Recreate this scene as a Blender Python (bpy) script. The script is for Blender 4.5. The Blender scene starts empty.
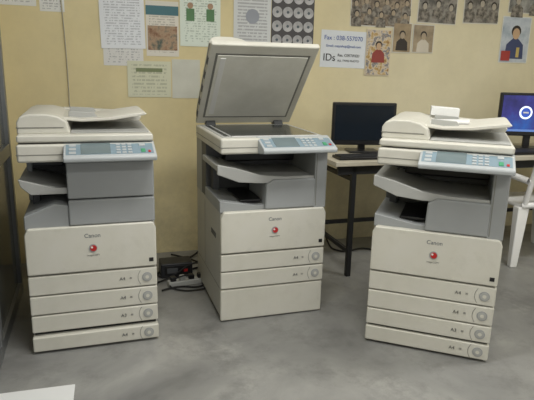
import bpy, bmesh, math
from mathutils import Vector, Matrix
R=math.radians
scene=bpy.context.scene
COL=scene.collection
scene.view_settings.view_transform='Standard'

# ------------------------------------------------------------ materials
def nmat(name):
    m=bpy.data.materials.new(name); m.use_nodes=True
    return m,m.node_tree.nodes,m.node_tree.links,m.node_tree.nodes['Principled BSDF']
def s2l(c): return tuple((x/255/12.92 if x/255<=.04045 else ((x/255+.055)/1.055)**2.4) for x in c)+(1,)
def mat(name,rgb,rough=.5,metal=0,var=.06,scale=6,emit=0,bump=0):
    m,n,l,b=nmat(name)
    c=s2l(rgb)
    tc=n.new('ShaderNodeTexCoord'); no=n.new('ShaderNodeTexNoise'); no.inputs['Scale'].default_value=scale; no.inputs['Detail'].default_value=5
    l.new(tc.outputs['Object'],no.inputs['Vector'])
    r=n.new('ShaderNodeValToRGB'); r.color_ramp.elements[0].position=.3; r.color_ramp.elements[1].position=.7
    r.color_ramp.elements[0].color=tuple(x*(1-var) for x in c[:3])+(1,)
    r.color_ramp.elements[1].color=tuple(min(1,x*(1+var)) for x in c[:3])+(1,)
    l.new(no.outputs['Fac'],r.inputs['Fac']); l.new(r.outputs['Color'],b.inputs['Base Color'])
    b.inputs['Roughness'].default_value=rough; b.inputs['Metallic'].default_value=metal
    if emit:
        l.new(r.outputs['Color'],b.inputs['Emission Color']); b.inputs['Emission Strength'].default_value=emit
    if bump:
        bp=n.new('ShaderNodeBump'); bp.inputs['Strength'].default_value=bump; bp.inputs['Distance'].default_value=.01
        no2=n.new('ShaderNodeTexNoise'); no2.inputs['Scale'].default_value=60; l.new(tc.outputs['Object'],no2.inputs['Vector'])
        l.new(no2.outputs['Fac'],bp.inputs['Height']); l.new(bp.outputs['Normal'],b.inputs['Normal'])
    return m
def ramp_mat(name,cols,scale=3,rough=.8,detail=6,distort=0,bump=0,stretch=(1,1,1)):
    m,n,l,b=nmat(name)
    tc=n.new('ShaderNodeTexCoord'); mp=n.new('ShaderNodeMapping'); mp.inputs['Scale'].default_value=stretch
    no=n.new('ShaderNodeTexNoise'); no.inputs['Scale'].default_value=scale; no.inputs['Detail'].default_value=detail; no.inputs['Distortion'].default_value=distort
    no.inputs['Roughness'].default_value=.6
    l.new(tc.outputs['Object'],mp.inputs['Vector']); l.new(mp.outputs['Vector'],no.inputs['Vector'])
    r=n.new('ShaderNodeValToRGB'); e=r.color_ramp.elements
    e[0].position=cols[0][0]; e[0].color=s2l(cols[0][1]); e[1].position=cols[-1][0]; e[1].color=s2l(cols[-1][1])
    for p,c in cols[1:-1]:
        x=e.new(p); x.color=s2l(c)
    l.new(no.outputs['Fac'],r.inputs['Fac']); l.new(r.outputs['Color'],b.inputs['Base Color'])
    b.inputs['Roughness'].default_value=rough
    if bump:
        bp=n.new('ShaderNodeBump'); bp.inputs['Strength'].default_value=bump; bp.inputs['Distance'].default_value=.01
        l.new(no.outputs['Fac'],bp.inputs['Height']); l.new(bp.outputs['Normal'],b.inputs['Normal'])
    return m
def grime(m,color,scale,lo,hi,amt,detail=12):
    """mix a blotchy dirt noise over whatever feeds base colour"""
    n=m.node_tree.nodes; l=m.node_tree.links; b=n['Principled BSDF']; src=b.inputs['Base Color'].links[0].from_socket
    tc=n.new('ShaderNodeTexCoord'); no=n.new('ShaderNodeTexNoise'); no.inputs['Scale'].default_value=scale; no.inputs['Detail'].default_value=detail; no.inputs['Roughness'].default_value=.75
    l.new(tc.outputs['Object'],no.inputs['Vector'])
    mr=n.new('ShaderNodeMapRange'); mr.inputs['From Min'].default_value=lo; mr.inputs['From Max'].default_value=hi; mr.inputs['To Max'].default_value=amt
    l.new(no.outputs['Fac'],mr.inputs['Value'])
    mx=n.new('ShaderNodeMix'); mx.data_type='RGBA'; l.new(mr.outputs[0],mx.inputs[0]); l.new(src,mx.inputs[6]); mx.inputs[7].default_value=s2l(color)
    l.new(mx.outputs[2],b.inputs['Base Color'])
def doc_mat(name,paper,ink,w,h,freq=60,dens=.47):
    m,n,l,b=nmat(name)
    tc=n.new('ShaderNodeTexCoord'); sp=n.new('ShaderNodeSeparateXYZ'); l.new(tc.outputs['Object'],sp.inputs[0])
    def M(op,a,bv=None):
        k=n.new('ShaderNodeMath'); k.operation=op
        for i,v in enumerate((a,bv)):
            if v is None: continue
            if isinstance(v,(int,float)): k.inputs[i].default_value=v
            else: l.new(v,k.inputs[i])
        return k.outputs[0]
    line=M('GREATER_THAN',M('FRACT',M('MULTIPLY',sp.outputs['Z'],freq)),.5)
    mp=n.new('ShaderNodeMapping'); mp.inputs['Scale'].default_value=(60,1,freq/1.0*.5); l.new(tc.outputs['Object'],mp.inputs['Vector'])
    no=n.new('ShaderNodeTexNoise'); no.inputs['Scale'].default_value=1; no.inputs['Detail'].default_value=2; l.new(mp.outputs['Vector'],no.inputs['Vector'])
    t=M('GREATER_THAN',no.outputs['Fac'],dens)
    mx=M('LESS_THAN',M('ABSOLUTE',sp.outputs['X']),w*.40); mz=M('LESS_THAN',M('ABSOLUTE',sp.outputs['Z']),h*.43)
    f=M('MULTIPLY',M('MULTIPLY',line,t),M('MULTIPLY',mx,mz)); f=M('MULTIPLY',f,.42)
    mix=n.new('ShaderNodeMix'); mix.data_type='RGBA'
    l.new(f,mix.inputs[0]); mix.inputs[6].default_value=s2l(paper); mix.inputs[7].default_value=s2l(ink)
    l.new(mix.outputs[2],b.inputs['Base Color']); b.inputs['Roughness'].default_value=.7
    return m

CREAM=ramp_mat('plastic_cream',[(.3,(196,194,182)),(.5,(206,204,193)),(.7,(209,207,198))],4,.42)
CREAM2=ramp_mat('plastic_cream_top',[(.3,(197,195,184)),(.7,(211,209,200))],4,.5)
SIDE=mat('plastic_side',(180,179,171),.5,var=.04)
for k in (CREAM,CREAM2,SIDE): grime(k,(140,136,122),5,.56,.78,.30)
GREY=mat('plastic_grey',(152,155,156),.5,var=.04)
GREYD=mat('plastic_dark_grey',(80,82,84),.55,var=.05)
LINE=mat('seam_grey',(120,120,114),.55)
TRAY=mat('plastic_tray_grey',(168,169,166),.5,var=.04)
DARK=mat('gap_dark',(34,34,34),.7)
BLACK=mat('black_plastic',(20,20,22),.4)
PANEL=mat('panel_grey',(172,177,179),.4,var=.03)
PANELB=mat('panel_blue_grey',(124,144,156),.4,var=.05)
LCD=mat('lcd',(108,122,126),.15,var=.1)
KEY=mat('keys',(80,90,98),.5)
GREEN=mat('start_key',(70,150,110),.4)
RED=mat('logo_red',(185,35,35),.4)
WHITE=mat('white_plastic',(228,228,226),.45,var=.02)
PAD=ramp_mat('lid_pad_white',[(.3,(212,211,201)),(.7,(230,229,221))],5,.6)
GLASS=mat('platen_glass',(46,50,49),.15,var=.1)
PAPER=mat('paper_white',(228,229,228),.8,var=.02)
METAL=mat('aluminium',(128,130,130),.35,metal=.5,var=.05)
DMETAL=mat('dark_steel',(42,43,46),.45,metal=.3)
RUB=mat('rubber',(28,28,28),.8)

# ------------------------------------------------------------ mesh helpers
def finish(ob,parent,m,bevel=0,seg=2,smooth=True):
    COL.objects.link(ob)
    if parent is not None: ob.parent=parent
    if m is not None: ob.data.materials.append(m)
    if bevel>0:
        md=ob.modifiers.new('bevel','BEVEL'); md.width=bevel; md.segments=seg; md.limit_method='ANGLE'; md.angle_limit=R(35)
        if smooth:
            for p in ob.data.polygons: p.use_smooth=True
            md.harden_normals=True
    return ob
def box(name,x0,x1,y0,y1,z0,z1,m,bevel=0,parent=None,rot=None,seg=2):
    c=Vector(((x0+x1)/2,(y0+y1)/2,(z0+z1)/2)); hx,hy,hz=abs(x1-x0)/2,abs(y1-y0)/2,abs(z1-z0)/2
    v=[(sx*hx,sy*hy,sz*hz) for sx in(-1,1) for sy in(-1,1) for sz in(-1,1)]
    f=[(0,1,3,2),(4,6,7,5),(0,4,5,1),(2,3,7,6),(0,2,6,4),(1,5,7,3)]
    me=bpy.data.meshes.new(name); me.from_pydata(v,[],f); me.update()
    ob=bpy.data.objects.new(name,me); ob.location=c
    if rot: ob.rotation_euler=rot
    return finish(ob,parent,m,bevel,seg)
def prism(name,pts,axis,a0,a1,m,bevel=0,parent=None,seg=2):
    def mk(p,a): return {'x':(a,p[0],p[1]),'y':(p[0],a,p[1]),'z':(p[0],p[1],a)}[axis]
    bm=bmesh.new()
    A=[bm.verts.new(mk(p,a0)) for p in pts]; B=[bm.verts.new(mk(p,a1)) for p in pts]
    bm.faces.new(A); bm.faces.new(B[::-1]); n=len(pts)
    for i in range(n): bm.faces.new((A[i],B[i],B[(i+1)%n],A[(i+1)%n]))
    bmesh.ops.recalc_face_normals(bm,faces=bm.faces)
    me=bpy.data.meshes.new(name); bm.to_mesh(me); bm.free()
    ob=bpy.data.objects.new(name,me)
    return finish(ob,parent,m,bevel,seg)
def cyl(name,c,r,h,axis,m,parent=None,seg=24,r2=None):
    bm=bmesh.new(); bmesh.ops.create_cone(bm,cap_ends=True,segments=seg,radius1=r,radius2=r if r2 is None else r2,depth=h)
    me=bpy.data.meshes.new(name); bm.to_mesh(me); bm.free()
    for p in me.polygons:
        if len(p.vertices)==4: p.use_smooth=True
    ob=bpy.data.objects.new(name,me); ob.location=c
    ob.rotation_euler={'x':(0,R(90),0),'y':(R(90),0,0),'z':(0,0,0)}[axis]
    return finish(ob,parent,m)
def tube(name,pts,r,m,parent=None,cyclic=False):
    cu=bpy.data.curves.new(name,'CURVE'); cu.dimensions='3D'; cu.bevel_depth=r; cu.bevel_resolution=3
    s=cu.splines.new('NURBS'); s.points.add(len(pts)-1)
    for i,p in enumerate(pts): s.points[i].co=(*p,1)
    s.order_u=3; s.use_endpoint_u=True; s.use_cyclic_u=cyclic
    ob=bpy.data.objects.new(name,cu); COL.objects.link(ob); ob.parent=parent; cu.materials.append(m); return ob
def text(name,body,size,loc,m,parent,align='CENTER'):
    cu=bpy.data.curves.new(name,'FONT'); cu.body=body; cu.size=size; cu.extrude=.0004; cu.align_x=align; cu.align_y='CENTER'
    ob=bpy.data.objects.new(name,cu); ob.location=loc; ob.rotation_euler=(R(90),0,0)
    COL.objects.link(ob); ob.parent=parent; cu.materials.append(m); return ob
def empty(name,loc,rz=0,parent=None,rx=0):
    e=bpy.data.objects.new(name,None); e.empty_display_size=.1; COL.objects.link(e)
    e.location=loc; e.rotation_euler=(rx,0,rz); e.parent=parent; return e

# ------------------------------------------------------------ room
PSI=math.atan(.32); O=Vector((0,4.138,0)); EU=Vector((math.cos(PSI),math.sin(PSI),0)); EV=Vector((-math.sin(PSI),math.cos(PSI),0))
def RW(u,v,z=0): return O+EU*u+EV*v+Vector((0,0,z))
def roombox(name,u0,u1,v0,v1,z0,z1,m,bevel=0):
    ob=box(name,u0,u1,v0,v1,z0,z1,m,bevel); l=ob.location.copy()
    ob.location=RW(l.x,l.y,l.z); ob.rotation_euler=(0,0,PSI); return ob
WALL=ramp_mat('wall_paint_cream',[(.2,(206,191,144)),(.42,(219,205,160)),(.6,(223,210,166)),(.8,(229,217,178))],1.3,.75,bump=.12,detail=9)
n=WALL.node_tree.nodes; l=WALL.node_tree.links; b=n['Principled BSDF']; rmp=[k for k in n if k.type=='VALTORGB'][0]
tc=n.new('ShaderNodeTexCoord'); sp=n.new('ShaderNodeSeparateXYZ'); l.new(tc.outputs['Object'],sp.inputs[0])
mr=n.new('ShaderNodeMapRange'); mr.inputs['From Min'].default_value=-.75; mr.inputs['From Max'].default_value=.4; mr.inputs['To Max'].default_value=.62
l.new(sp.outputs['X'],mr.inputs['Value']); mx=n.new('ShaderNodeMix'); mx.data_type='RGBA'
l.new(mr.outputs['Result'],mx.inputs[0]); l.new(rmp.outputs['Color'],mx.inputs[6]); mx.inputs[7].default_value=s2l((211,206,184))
no=n.new('ShaderNodeTexNoise'); no.inputs['Scale'].default_value=4; no.inputs['Detail'].default_value=10; no.inputs['Roughness'].default_value=.7
l.new(tc.outputs['Object'],no.inputs['Vector'])
mr2=n.new('ShaderNodeMapRange'); mr2.inputs['From Min'].default_value=-1.375; mr2.inputs['From Max'].default_value=-.6; mr2.inputs['To Min'].default_value=.6; mr2.inputs['To Max'].default_value=.14
l.new(sp.outputs['Z'],mr2.inputs['Value'])
mr3=n.new('ShaderNodeMapRange'); mr3.inputs['From Min'].default_value=.40; mr3.inputs['From Max'].default_value=.65; l.new(no.outputs['Fac'],mr3.inputs['Value'])
mm=n.new('ShaderNodeMath'); mm.operation='MULTIPLY'; l.new(mr2.outputs[0],mm.inputs[0]); l.new(mr3.outputs[0],mm.inputs[1])
mx2=n.new('ShaderNodeMix'); mx2.data_type='RGBA'; l.new(mm.outputs[0],mx2.inputs[0]); l.new(mx.outputs[2],mx2.inputs[6]); mx2.inputs[7].default_value=s2l((156,148,122))
l.new(mx2.outputs[2],b.inputs['Base Color'])

FLOOR=ramp_mat('floor_concrete',[(.30,(106,106,105)),(.44,(130,130,128)),(.56,(142,142,139)),(.70,(164,163,159))],1.5,.42,detail=15,distort=.5,bump=.06)
grime(FLOOR,(92,92,89),6,.50,.72,.55,14)
grime(FLOOR,(184,183,178),3.1,.58,.74,.45,15)
CEIL=mat('ceiling_white',(225,225,220),.9)
roombox('floor',-2.2,3.6,-5.4,.2,-.1,0,FLOOR)
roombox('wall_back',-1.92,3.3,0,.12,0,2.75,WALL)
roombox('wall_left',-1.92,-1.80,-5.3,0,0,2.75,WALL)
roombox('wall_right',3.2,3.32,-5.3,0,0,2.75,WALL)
roombox('ceiling',-1.92,3.32,-5.3,.12,2.75,2.85,CEIL)
DG=mat('tinted_glass',(92,97,99),.15,var=.1)
part=empty('glazed_partition',RW(-1.757,-.50),PSI)
for i,y in enumerate((-.05,-.85,-1.65,-2.45)): box(f'post_{i}',-.03,.03,y,y+.05,0,2.4,METAL,.004,part)
for i,z in enumerate((0,.85,2.35)): box(f'rail_{i}',-.028,.028,-2.40,-.0,z,z+.07,METAL,.003,part)
box('glass',-.008,.008,-2.4,-.02,.05,2.38,DG,0,part)

# ------------------------------------------------------------ copier
DP=.68
def adf(root,open_angle=0,paper=False):
    h=empty('document_feeder',(0,.650,1.027),0,root,rx=-R(open_angle))
    W=.30 if not open_angle else .308
    box('lid_base',-W,W,-.655,0.0,.0,.034,CREAM2,.010,h)
    box('lid_pad',-.262,.255,-.580,-.075,-.005,.002,PAD,.002,h)
    if open_angle:
        box('lid_frame_line',-.274,.267,-.592,-.063,-.002,.001,LINE,0,h)
        for i,x in enumerate((-.22,.22)): box(f'hinge_{i}',x-.03,x+.03,-.03,.02,-.05,.03,GREYD,.005,h)
        box('scan_strip',-.245,-.215,-.56,-.10,-.008,-.004,WHITE,.001,h)
        for i in range(5): box(f'side_rib_{i}',-W-.003,-W+.002,-.55+.11*i,-.50+.11*i,.006,.028,GREYD,0,h)
    prism('feed_unit',[(-.30,.03),(-.30,.085),(-.285,.112),(-.25,.124),(-.17,.124),(-.12,.112),(-.085,.088),(-.07,.03)],'y',-.60,-.03,CREAM2,.010,h)
    box('feed_seam',-.302,-.10,-.602,-.028,.060,.064,LINE,0,h)
    box('exit_recess',-.07,.285,-.60,-.06,.0345,.040,TRAY,.002,h)
    prism('document_tray',[(-.14,.092),(-.02,.080),(.12,.086),(.275,.110),(.287,.117),(.27,.124),(.10,.100),(-.02,.093),(-.14,.106)],'y',-.53,-.10,CREAM2,.004,h)
    prism('tray_support',[(-.09,.03),(.21,.03),(.235,.095),(.10,.09),(-.09,.09)],'y',-.14,-.03,CREAM2,.006,h)
    prism('rear_cover',[(-.12,.03),(.28,.03),(.30,.06),(.27,.092),(-.12,.114)],'y',-.09,-.02,CREAM2,.008,h)
    for i,y in enumerate((-.46,-.17)):
        prism(f'paper_guide_{i}',[(-.08,.09),(.06,.087),(.04,.118),(-.08,.124)],'y',y,y+.012,TRAY,.003,h)
    if paper:
        box('paper_stack',-.09,.10,-.38,-.20,.098,.106,PAPER,.001,h,rot=(0,R(-3),R(0)))
        box('paper_stack_upper',-.11,.04,-.10,.0,.112,.158,PAPER,.002,h,rot=(0,R(3),R(6)))
    return h

def copier(loc,rz,closed=False,four=True,open_angle=0,paper=False):
    c=empty('photocopier',loc,rz)
    for i,(x,y) in enumerate(((-.25,.06),(.25,.06),(-.25,.62),(.25,.62))):
        cyl(f'caster_{i}',(x,y,.020),.020,.025,'x',RUB,c)
        box(f'caster_fork_{i}',x-.02,x+.02,y-.02,y+.02,.015,.05,DARK,0,c)
    box('plinth',-.285,.285,.015,DP-.02,.012,.06,GREYD,.004,c)
    box('body_shell',-.298,.298,.022,DP,.020,.630,SIDE,.010,c)
    box('front_recess',-.29,.29,.008,.03,.025,.62,DARK,0,c)
    for s in(-1,1):
        box(f'side_seam_{s}',s*.2975,s*.2995,.03,DP-.02,.190,.194,LINE,0,c)
        box(f'side_seam_v_{s}',s*.2975,s*.2995,.42,.424,.20,.60,LINE,0,c)
        box(f'side_grip_{s}',s*.2975,s*.3,.12,.24,.45,.48,GREYD,.002,c)
    zs=[(.296,.393),(.196,.291)]
    if four: zs+=[(.104,.191),(.012,.093)]
    else: box('pedestal_front',-.30,.30,-.008,.02,.006,.190,CREAM,.008,c)
    for i,(a,b) in enumerate(zs):
        off=-.018 if (four and closed and i==3) else 0
        if off: b-=.006
        box(f'drawer_{i}',-.30,.30,-.012+off,.02,a,b,CREAM,.007,c)
        zc=(a+b)/2; yo=-.0125+off
        cyl(f'gauge_ring_{i}',(.25,yo,zc),.024,.004,'y',GREY,c)
        cyl(f'gauge_{i}',(.25,yo-.002,zc),.020,.004,'y',TRAY,c)
        cyl(f'gauge_centre_{i}',(.25,yo-.004,zc),.009,.003,'y',CREAM,c)
        tube(f'handle_line_{i}',[(.218,yo,zc+.036),(.208,yo,zc+.02),(.205,yo,zc),(.208,yo,zc-.02),(.218,yo,zc-.036)],.0012,LINE,c)
        text(f'size_text_{i}','A4' if i!=2 else 'A3',.024,(.13,yo-.001,zc),GREYD,c)
        text(f'size_mark_{i}','=',.024,(.17,yo-.001,zc),GREYD,c)
    dp=[(-.30,.400),(.30,.400),(.30,.60),(.285,.630),(-.285,.630),(-.30,.60)]
    prism('front_door',dp,'y',-.016,.02,CREAM,.008,c)
    text('brand_label','Canon',.028,(.0,-.0165,.580),KEY,c)
    cyl('badge',(.0,-.017,.518),.0195,.004,'y',GREY,c)
    cyl('badge_red',(.002,-.019,.518),.015,.004,'y',RED,c)
    cyl('badge_shine',(-.005,-.0205,.523),.005,.003,'y',WHITE,c)
    text('series_label','imageCOPY',.012,(.0,-.0165,.482),LINE,c)
    box('power_window',.262,.284,-.0175,-.015,.426,.446,BLACK,.001,c)
    # upper carcass
    box('rear_block',-.297,.297,.40,DP,.62,.945,GREYD,.004,c)
    box('rear_skin',-.299,.299,.52,DP,.62,.945,GREY,.004,c)
    if closed:
        box('inner_block',-.10,.297,.03,.42,.62,.945,GREYD,.004,c)
        box('upper_cover',-.10,.298,-.006,.04,.760,.935,GREY,.008,c)
        box('lower_cover',-.10,.298,-.010,.04,.632,.755,GREY,.008,c)
        box('cover_edge',.285,.2995,.03,DP,.632,.94,GREY,.003,c)
        prism('exit_block',[(-.297,.62),(-.10,.62),(-.10,.73),(-.16,.74),(-.297,.685)],'y',.0,.40,GREY,.006,c)
        prism('wing_tray',[(-.31,.850),(-.10,.80),(-.10,.785),(-.30,.830)],'y',.03,.40,TRAY,.004,c)
        prism('wing_tray_front',[(-.31,.858),(-.16,.812),(-.10,.812),(-.10,.782),(-.26,.782),(-.30,.82)],'y',.02,.04,TRAY,.004,c)
        box('tray_post',-.27,-.235,.20,.25,.68,.81,GREYD,.004,c)
        box('tray_arm',-.297,-.27,.30,.46,.69,.90,GREY,.006,c)
        box('finisher_roll',-.297,-.12,.32,.41,.86,.94,GREYD,.01,c)
    else:
        box('right_column',.226,.298,-.006,DP,.625,.945,GREY,.006,c)
        box('column_groove',.234,.238,-.0075,.0,.64,.93,LINE,0,c)
        prism('lower_tray',[(-.30,.62),(.235,.62),(.235,.66),(-.10,.652),(-.30,.685)],'y',.02,.41,GREY,.004,c)
        prism('exit_block',[(-.055,.632),(.232,.632),(.232,.795),(-.01,.795),(-.05,.77)],'y',-.006,.33,GREY,.010,c)
        prism('wing_tray',[(-.315,.875),(-.22,.855),(-.08,.812),(.230,.803),(.230,.788),(-.09,.792),(-.22,.825),(-.315,.845)],'y',.02,.41,TRAY,.004,c)
        prism('wing_lip',[(-.315,.882),(-.22,.862),(-.08,.820),(.05,.808),(.230,.808),(.230,.785),(-.08,.775),(-.20,.785),(-.315,.83)],'y',.008,.030,TRAY,.004,c)
        box('exit_roller_housing',-.20,.230,.33,.41,.84,.91,BLACK,.01,c)
        box('tray_post',-.27,-.23,.33,.40,.67,.86,GREYD,.004,c)
        box('tray_shade',-.18,-.06,.05,.36,.668,.678,BLACK,.002,c)  # thin black slab stands in for the shade beneath the wing tray
    box('scanner_body',-.303,.303,-.012,DP,.938,1.020,CREAM2,.012,c,seg=3)
    box('scanner_seam',-.3045,.3045,-.0135,DP-.02,.972,.975,LINE,0,c)
    if open_angle:
        box('platen_frame',-.285,.285,.03,.635,1.018,1.0225,TRAY,.002,c)
        box('platen_glass',-.225,.262,.07,.58,1.022,1.0240,GLASS,0,c)
        box('feed_glass',-.265,-.240,.07,.58,1.022,1.0240,GLASS,0,c)
        box('size_scale',-.225,.262,.050,.066,1.022,1.0242,WHITE,0,c)
    x0,x1=-.105,.304
    dz=.014
    prism('control_panel',[(y,z+dz) for y,z in [(-.115,.938),(-.118,.955),(-.112,.963),(.02,1.012),(.03,1.012),(.03,.925),(-.02,.925)]],'x',x0,x1,PANEL,.006,c)
    a=math.atan2(.049,.132)
    def onp(name,xa,xb,s0,s1,m,t=.003):
        L=(s0+s1)/2; y=-.112+.132*L; z=.963+dz+.049*L; hl=(s1-s0)*.1408/2
        box(name,xa,xb,y-hl,y+hl,z-t+.001,z+t,m,.001,c,rot=(a,0,0))
    onp('panel_inset',x0+.012,x1-.012,.12,.86,PANELB,.0015)
    onp('display',x0+.075,x0+.205,.14,.84,LCD,.0032)
    for i in range(3):
        onp(f'side_key_{i}',x0+.025,x0+.055,.15+.24*i,.30+.24*i,PANEL,.004)
    for i in range(3):
        for j in range(4):
            onp(f'key_{i}_{j}',x0+.23+.026*i,x0+.248+.026*i,.14+.18*j,.24+.18*j,PANEL,.0045)
    onp('start_key',x0+.340,x0+.360,.18,.40,GREEN,.005)
    onp('reset_key',x0+.335,x0+.362,.60,.78,PANEL,.0045)
    onp('stop_key',x0+.372,x0+.384,.18,.30,RED,.0045)
    adf(c,open_angle,paper)
    return c
copier((-.834,2.495,0),R(18.3),closed=True)
copier((.042,2.865,0),R(18.0),four=False,open_angle=45)
copier((.815,2.510,0),R(-19.5),paper=True)

# ------------------------------------------------------------ desks
DTOP=mat('desk_top_beige',(190,184,168),.5,var=.06)
DH=.80
def desk(loc,L,Dp=.60,H=DH):
    d=empty('computer_desk',loc,PSI)
    box('desktop',0,L,0,Dp,H-.03,H,DTOP,.004,d)
    box('apron_front',.03,L-.03,.03,.055,H-.09,H-.03,DMETAL,.002,d)
    box('apron_back',.03,L-.03,Dp-.055,Dp-.03,H-.09,H-.03,DMETAL,.002,d)
    for i,x in enumerate((.15,L-.05)):
        for j,y in enumerate((.03,Dp-.06)):
            box(f'leg_{i}_{j}',x-.017,x+.017,y,y+.034,0,H-.03,DMETAL,.004,d)
        box(f'side_rail_{i}',x-.012,x+.012,.05,Dp-.05,.16,.19,DMETAL,.003,d)
        box(f'top_rail_{i}',x-.012,x+.012,.05,Dp-.05,H-.14,H-.11,DMETAL,.003,d)
    box('foot_rail',.15,L-.05,Dp-.055,Dp-.03,.22,.25,DMETAL,.003,d)
    return d
desk((.434,3.42,0),1.05)
desk((1.444,3.743,0),1.25)

def monitor(loc,rz,w,h,stand,scr,lit=False):
    m=empty('computer_monitor',loc,rz)
    box('base',-.11,.11,-.08,.08,0,.015,BLACK,.006,m)
    box('neck',-.025,.025,.015,.045,.01,stand+h*.5,BLACK,.005,m)
    box('housing',-w/2,w/2,-.015,.02,stand,stand+h,BLACK,.008,m)
    box('rear_shell',-w*.33,w*.33,.015,.045,stand+h*.2,stand+h*.8,BLACK,.012,m)
    box('screen',-w/2+.02,w/2-.02,-.0175,-.014,stand+.035,stand+h-.02,scr,0,m)
    box('button_strip',w*.25,w*.42,-.0165,-.014,stand+.012,stand+.017,GREY,0,m)
    if lit:
        x=-.05
        cyl('wallpaper_disc',(x,-.0185,stand+h*.55),.050,.002,'y',mat('disc_light',(225,235,255),.4,emit=.8),m)
        cyl('wallpaper_disc_inner',(x,-.020,stand+h*.55),.036,.002,'y',mat('disc_blue',(50,80,170),.4,emit=.6),m)
        box('wallpaper_bar',x-.02,x+.02,-.022,-.0205,stand+h*.55-.006,stand+h*.55+.006,WHITE,0,m)
        box('taskbar',-w/2+.02,w/2-.02,-.0185,-.017,stand+.035,stand+.052,mat('taskbar_blue',(90,120,180),.4,emit=.6),0,m)
    return m
SCR0=mat('screen_off',(24,32,42),.1,var=.1)
SCR1=ramp_mat('screen_wallpaper',[(.3,(24,24,60)),(.5,(44,44,110)),(.7,(30,80,150))],4,.3)
b=SCR1.node_tree.nodes['Principled BSDF']; rr=[n for n in SCR1.node_tree.nodes if n.type=='VALTORGB'][0]
SCR1.node_tree.links.new(rr.outputs['Color'],b.inputs['Emission Color']); b.inputs['Emission Strength'].default_value=.8
monitor((.675,3.90,DH),R(6),.46,.30,.050,SCR0)
monitor((2.03,4.27,DH),R(-2),.50,.33,.10,SCR1,True)
for loc,rz in (((.66,3.62,DH),R(15)),((1.93,4.02,DH),R(15))):
    kb=empty('keyboard',loc,rz)
    box('case',-.22,.22,-.07,.07,0,.018,BLACK,.005,kb)
    for i in range(5):
        box(f'key_row_{i}',-.205,.205,-.058+.024*i,-.038+.024*i,.018,.023,DMETAL,.002,kb)

# ------------------------------------------------------------ plastic chair (back towards camera)
def chair(loc,rz):
    c=empty('plastic_chair',loc,rz)
    prism('seat',[(-.22,-.20),(.22,-.20),(.24,.18),(.20,.23),(-.20,.23),(-.24,.18)],'z',.42,.45,WHITE,.012,c,3)
    for sx in(-1,1):
        for sy,n in((-1,'rear'),(1,'front')):
            bm=bmesh.new()
            tx,ty=sx*.215,sy*.19; bx,by=sx*.27,sy*.25
            top=[bm.verts.new((tx+a,ty+b_,.44)) for a,b_ in((-.045,-.035),(.045,-.035),(.045,.035),(-.045,.035))]
            bot=[bm.verts.new((bx+a,by+b_,0)) for a,b_ in((-.027,-.022),(.027,-.022),(.027,.022),(-.027,.022))]
            bm.faces.new(top); bm.faces.new(bot[::-1])
            for i in range(4): bm.faces.new((bot[i],bot[(i+1)%4],top[(i+1)%4],top[i]))
            bmesh.ops.recalc_face_normals(bm,faces=bm.faces)
            me=bpy.data.meshes.new('leg'); bm.to_mesh(me); bm.free()
            finish(bpy.data.objects.new(f'leg_{n}_{sx}',me),c,WHITE,.008)
        tube(f'armrest_{sx}',[(sx*.235,-.26,.64),(sx*.28,-.12,.66),(sx*.285,.05,.655),(sx*.27,.18,.62),(sx*.245,.20,.44)],.024,WHITE,c)
    def P(t,z):
        x=.23*t; y=-.21-.05*(1-t*t)-.10*(z-.44)/.4
        return x,y,z
    for k in range(7):
        t=-.93+.31*k
        tube(f'slat_{k}',[P(t,.44),P(t,.56),P(t,.70),P(t,.80)],.020 if k in(0,6) else .015,WHITE,c)
    for nm,z,r in(('back_top',.80,.034),('back_mid',.66,.018),('back_low',.47,.022)):
        tube(nm,[P(t/5,z-(.02*(t/5)**2)) for t in range(-5,6)],r,WHITE,c)
    return c
chair((2.025,4.06,0),R(10))

# ------------------------------------------------------------ wall papers
TU0=[-1.963,-1.308,-.951,-.574,-.173,.253,.707,1.192,1.711,2.267,2.669]
TU1=[-1.809,-1.199,-.870,-.523,-.157,.229,.638,1.071,1.531,2.021,2.372]
TZ0=[1.557,1.592,1.610,1.631,1.652,1.674,1.698,1.724,1.752,1.781,1.802]
TZ1=[1.443,1.462,1.472,1.483,1.494,1.505,1.517,1.530,1.545,1.560,1.570]
def interp(a,X,Y):
    for i in range(len(X)-1):
        if a<=X[i+1] or i==len(X)-2:
            return Y[i]+(Y[i+1]-Y[i])*(a-X[i])/(X[i+1]-X[i])
def lay(u0,u1,z0,z1):   # survey measurements -> room metres
    um=(u0+u1)/2; f=lambda z: interp(um,TU0,TZ1)+(z-interp(um,TU0,TZ0))*.937
    return interp(u0,TU0,TU1),interp(u1,TU0,TU1),f(z0),f(z1)
def sheet(name,u0,u1,z0,z1,m,off=.0,tilt=0,th=.0015):
    e=empty(name,RW((u0+u1)/2,-.002-off,(z0+z1)/2),PSI)
    e.rotation_euler=(0,R(tilt),PSI)
    w,h=u1-u0,z1-z0
    box('sheet',-w/2,w/2,-th/2,th/2,-h/2,h/2,m,0,e); e['w']=w; e['h']=h
    return e
def doc(name,u0,u1,z0,z1,paper=(226,228,226),ink=(90,94,108),off=0,tilt=0,freq=60,dens=.47):
    u0,u1,z0,z1=lay(u0,u1,z0,z1)
    return sheet(name,u0,u1,z0,z1,doc_mat(name+'_mat',paper,ink,u1-u0,z1-z0,freq,dens),off,tilt)
doc('notice_sheet',-1.945,-1.71,1.855,2.06)
doc('notice_sheet',-1.69,-1.53,1.83,2.05)
doc('notice_sheet',-1.285,-1.0,1.49,1.80,(220,220,218),dens=.52)
doc('notice_sheet',-1.30,-.985,1.61,2.0,(230,234,240),(110,115,130),off=.004,tilt=-1)
idp=doc('printed_poster',-.975,-.735,1.57,1.955,(222,218,208),(110,100,90),tilt=0)
box('heading_band',-.11,.11,-.003,-.001,.09,.15,mat('band_teal',(70,115,125),.6),0,idp)
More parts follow.
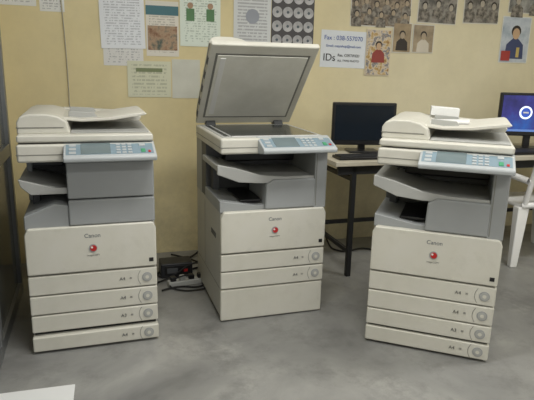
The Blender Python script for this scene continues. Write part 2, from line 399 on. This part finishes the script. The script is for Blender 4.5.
box('picture_block',-.10,.10,-.003,-.001,-.14,.02,ramp_mat('idpic',[(.35,(120,80,60)),(.5,(175,150,125)),(.65,(80,95,90))],14),0,idp)
fg=doc('printed_poster',-.725,-.414,1.655,2.06,(220,230,220),(100,125,110),off=.002,dens=.5)
for i,x in enumerate((-.07,.07)):
    box(f'figure_body_{i}',x-.028,x+.028,-.003,-.001,-.02,.06,mat('fig_green',(90,130,90),.7),0,fg)
    cyl(f'figure_head_{i}',(x,-.002,.080),.020,.002,'y',mat('fig_head',(170,140,115),.7),fg)
pf=doc('printed_poster',-.31,-.005,1.675,2.08,(210,213,214),(90,90,105),off=.002,freq=45,dens=.42)
cyl('seal',(0,-.002,.02),.05,.002,'y',mat('seal_grey',(150,155,165),.6),pf)
cd=sheet('disc_collage_poster',*lay(.0,.365,1.685,2.11),mat('collage_dark',(74,72,74),.6))
SIL=ramp_mat('disc_silver',[(.3,(140,140,142)),(.6,(190,190,192))],10)
for i in range(4):
    for j in range(4):
        x=-.122+.081*i; z=-.145+.097*j
        cyl(f'disc_{i}_{j}',(x,-.002,z),.038,.002,'y',SIL,cd); cyl(f'hub_{i}_{j}',(x,-.0035,z),.010,.002,'y',KEY,cd)
ct=doc('certificate_sheet',-1.12,-.80,1.27,1.53,(212,213,190),(135,140,118),off=.002,freq=40)
box('certificate_header',-.09,.09,-.003,-.001,.05,.075,mat('header_olive',(125,135,100),.7),0,ct)
sheet('plastic_sleeve',*lay(-.79,-.575,1.27,1.555),mat('sleeve',(205,206,196),.25,var=.08))
fx=sheet('fax_sign',*lay(.435,.99,1.555,1.845),mat('sign_paper',(214,219,224),.6,var=.02),tilt=1)
BLUE=mat('ink_blue',(60,88,160),.6); INK=mat('ink_black',(20,20,22),.6)
text('line_1','Fax : 038-557070',.046,(-.065,-.003,.080),BLUE,fx)
text('line_2','Email: copyshop@mail.com',.026,(-.060,-.003,.022),BLUE,fx)
text('line_3','IDs',.075,(-.175,-.003,-.065),INK,fx)
text('line_4','Res. CERTIFIED',.028,(-.015,-.003,-.045),INK,fx)
text('line_5','ALL TYPES PHOTO',.022,(-.015,-.003,-.085),INK,fx)
def photo(name,u0,u1,z0,z1,cols,off=0,tilt=0,scale=16,border=None):
    e=sheet(name,*lay(u0,u1,z0,z1),mat(name+'_edge',border or (205,202,192),.6),off,tilt)
    w,h=e['w'],e['h']
    box('print',-w/2+.008,w/2-.008,-.003,-.001,-h/2+.008,h/2-.008,ramp_mat(name+'_img',cols,scale,.5,detail=5),0,e)
    return e
def people(e,n,z,r,body,skin,hair):
    w=e['w']
    for i in range(n):
        x=-w/2+w*(i+.5)/n
        zz=z+(.012 if i%2 else -.008)
        prism(f'torso_{i}',[(x-r*1.9,zz-r*4.2),(x+r*1.9,zz-r*4.2),(x+r*1.7,zz-r*1.9),(x+r*.9,zz-r*1.2),(x+r*.35,zz-r*.8),(x-r*.35,zz-r*.8),(x-r*.9,zz-r*1.2),(x-r*1.7,zz-r*1.9)],'y',-.0045,-.003,body,0,e)
        cyl(f'hair_{i}',(x,-.0045,zz+r*.25),r*.95,.002,'y',hair,e,16)
        f=cyl(f'face_{i}',(x,-.0060,zz-r*.15),r*.72,.002,'y',skin,e,16); f.scale=(1,1.25,1)
GRY=[(.3,(56,54,52)),(.45,(98,95,90)),(.6,(146,142,134)),(.75,(84,80,76))]
SK=mat('print_skin',(190,160,128),.6); HR=mat('print_hair',(48,42,38),.6)
BD=ramp_mat('print_cloth',[(.35,(76,72,66)),(.6,(146,140,130))],30); SKY=mat('print_grey_skin',(168,160,146),.6)
SEPS=mat('print_sepia_skin',(165,150,128),.6)
p=photo('vintage_photo_print',.69,1.27,1.895,2.2,[(.3,(66,56,48)),(.45,(110,98,84)),(.6,(156,142,120)),(.75,(88,74,62))],0,0,18); people(p,6,.03,.022,BD,SEPS,HR); people(p,5,-.045,.022,BD,SEPS,HR)
p=photo('vintage_photo_print',1.337,1.742,1.955,2.25,GRY,0,1,14); people(p,3,0,.026,BD,SKY,HR)
p=photo('vintage_photo_print',1.81,2.20,1.985,2.30,GRY,0,-1,14); people(p,3,.0,.028,BD,SKY,HR)
p=photo('vintage_photo_print',2.30,2.72,2.105,2.36,[(.3,(70,70,68)),(.7,(170,170,166))],0,0,10); people(p,2,-.01,.032,BD,SKY,HR)
p=photo('costume_painting_print',.852,1.095,1.505,1.875,[(.3,(110,56,50)),(.42,(180,150,90)),(.5,(205,192,172)),(.58,(100,106,122)),(.7,(190,165,120))],.005,0,20,(206,194,172)); people(p,1,.06,.030,mat('coat_red',(140,60,54),.6),SK,HR)
WH=mat('print_white_cloth',(195,188,174),.6)
p=photo('vintage_photo_print',1.105,1.295,1.70,1.945,[(.3,(120,104,82)),(.7,(172,154,124))],.002,0,8); people(p,1,.03,.028,HR,SEPS,HR)
p=photo('vintage_photo_print',1.305,1.525,1.71,1.945,[(.3,(115,102,84)),(.7,(178,162,136))],.002,0,8); people(p,1,.03,.030,WH,SEPS,HR)
p=photo('framed_hero_portrait',2.255,2.59,1.675,2.075,[(.3,(120,138,158)),(.5,(190,198,206)),(.7,(150,160,180))],.002,0,4,(215,215,210))
people(p,1,.065,.050,mat('coat_blue',(60,70,105),.6),SK,HR)
RD=mat('print_red',(160,60,55),.6)
box('red_flag',-.13,-.04,-.0065,-.0045,-.17,-.09,RD,0,p); box('yellow_sash',.02,.05,-.0065,-.0045,-.14,-.06,mat('sash',(190,170,100),.6),0,p)
tube('wall_cable',[RW(-1.44,-.01,2.1),RW(-1.425,-.01,1.8),RW(-1.41,-.01,1.45),RW(-1.41,-.01,1.05),RW(-1.43,-.01,.5),RW(-1.4,-.01,.05)],.004,mat('cable_white',(180,175,158),.5))

# ------------------------------------------------------------ floor clutter
up=empty('power_supply_box',(-.60,3.46,0),PSI)
box('housing',-.11,.10,-.06,.08,0,.10,DMETAL,.008,up); box('face',-.085,.085,-.063,-.059,.02,.085,BLACK,.002,up)
box('switch',.04,.065,-.066,-.062,.04,.06,RED,.001,up); box('outlet',-.07,.0,-.066,-.062,.035,.07,GREYD,.001,up)
ps=empty('power_strip',(-.50,3.30,0),R(25))
box('strip',-.13,.13,-.028,.028,0,.035,TRAY,.006,ps)
for i in range(4): box(f'plug_{i}',-.115+.06*i,-.08+.06*i,-.018,.018,.035,.065,BLACK if i!=1 else TRAY,.005,ps)
tube('power_cable',[(-.42,3.36,.045),(-.36,3.50,.02),(-.45,3.62,.01),(-.66,3.34,.01),(-.75,3.45,.01),(-.60,3.72,.01),(-.5,3.85,.01),(-.35,3.9,.2)],.007,RUB)
tube('power_cable',[(-.64,3.16,.01),(-.56,3.24,.012),(-.40,3.21,.012),(-.36,3.4,.012),(-.45,3.7,.012),(-.7,3.82,.012)],.006,RUB)
tube('power_cable',[(-.70,3.28,.01),(-.62,3.36,.012),(-.50,3.42,.10),(-.42,3.48,.08),(-.36,3.66,.012)],.006,RUB)
tube('power_cable',[(-.46,3.30,.06),(-.52,3.24,.09),(-.62,3.26,.02),(-.58,3.18,.01),(-.42,3.16,.01),(-.30,3.28,.01)],.005,RUB)
tube('power_cable',[(.40,4.15,.5),(.45,4.1,.02),(.6,3.95,.01),(.75,4.1,.01),(.9,4.0,.01),(1.1,4.2,.02)],.007,RUB)
pp=empty('paper_sheet',(-.965,1.965,.001),R(16)); box('sheet',-.18,.18,-.12,.12,0,.006,PAPER,.001,pp)

# ------------------------------------------------------------ lights
EM=mat('tube_glow',(250,250,245),.5,emit=6)
def fixture(u,v,power):
    f=empty('fluorescent_fixture',RW(u,v,2.75),PSI)
    box('housing',-.62,.62,-.09,.09,-.05,0,WHITE,.006,f)
    for i,y in enumerate((-.045,.045)): cyl(f'tube_{i}',(0,y,-.068),.014,1.16,'x',EM,f)
    ld=bpy.data.lights.new('lamp','AREA'); ld.shape='RECTANGLE'; ld.size=1.2; ld.size_y=.3; ld.energy=power; ld.color=(1,.985,.945)
    lo=bpy.data.objects.new('lamp',ld); COL.objects.link(lo); lo.parent=f; lo.location=(0,0,-.1)
fixture(-.6,-2.1,32)
fixture(1.6,-2.1,31)
fixture(-.3,-4.2,31)
w=bpy.data.worlds.new('world'); scene.world=w; w.use_nodes=True
bg=w.node_tree.nodes['Background']; bg.inputs[0].default_value=(1,.995,.97,1); bg.inputs[1].default_value=.7

# ------------------------------------------------------------ camera
cd=bpy.data.cameras.new('camera'); cam=bpy.data.objects.new('camera',cd); COL.objects.link(cam)
cd.sensor_width=36; cd.lens=545/534*36
cam.matrix_world=Matrix.Translation((0,0,1.39))@Matrix.Rotation(R(90-13.9),4,'X')@Matrix.Rotation(R(1.4),4,'Z')
scene.camera=cam
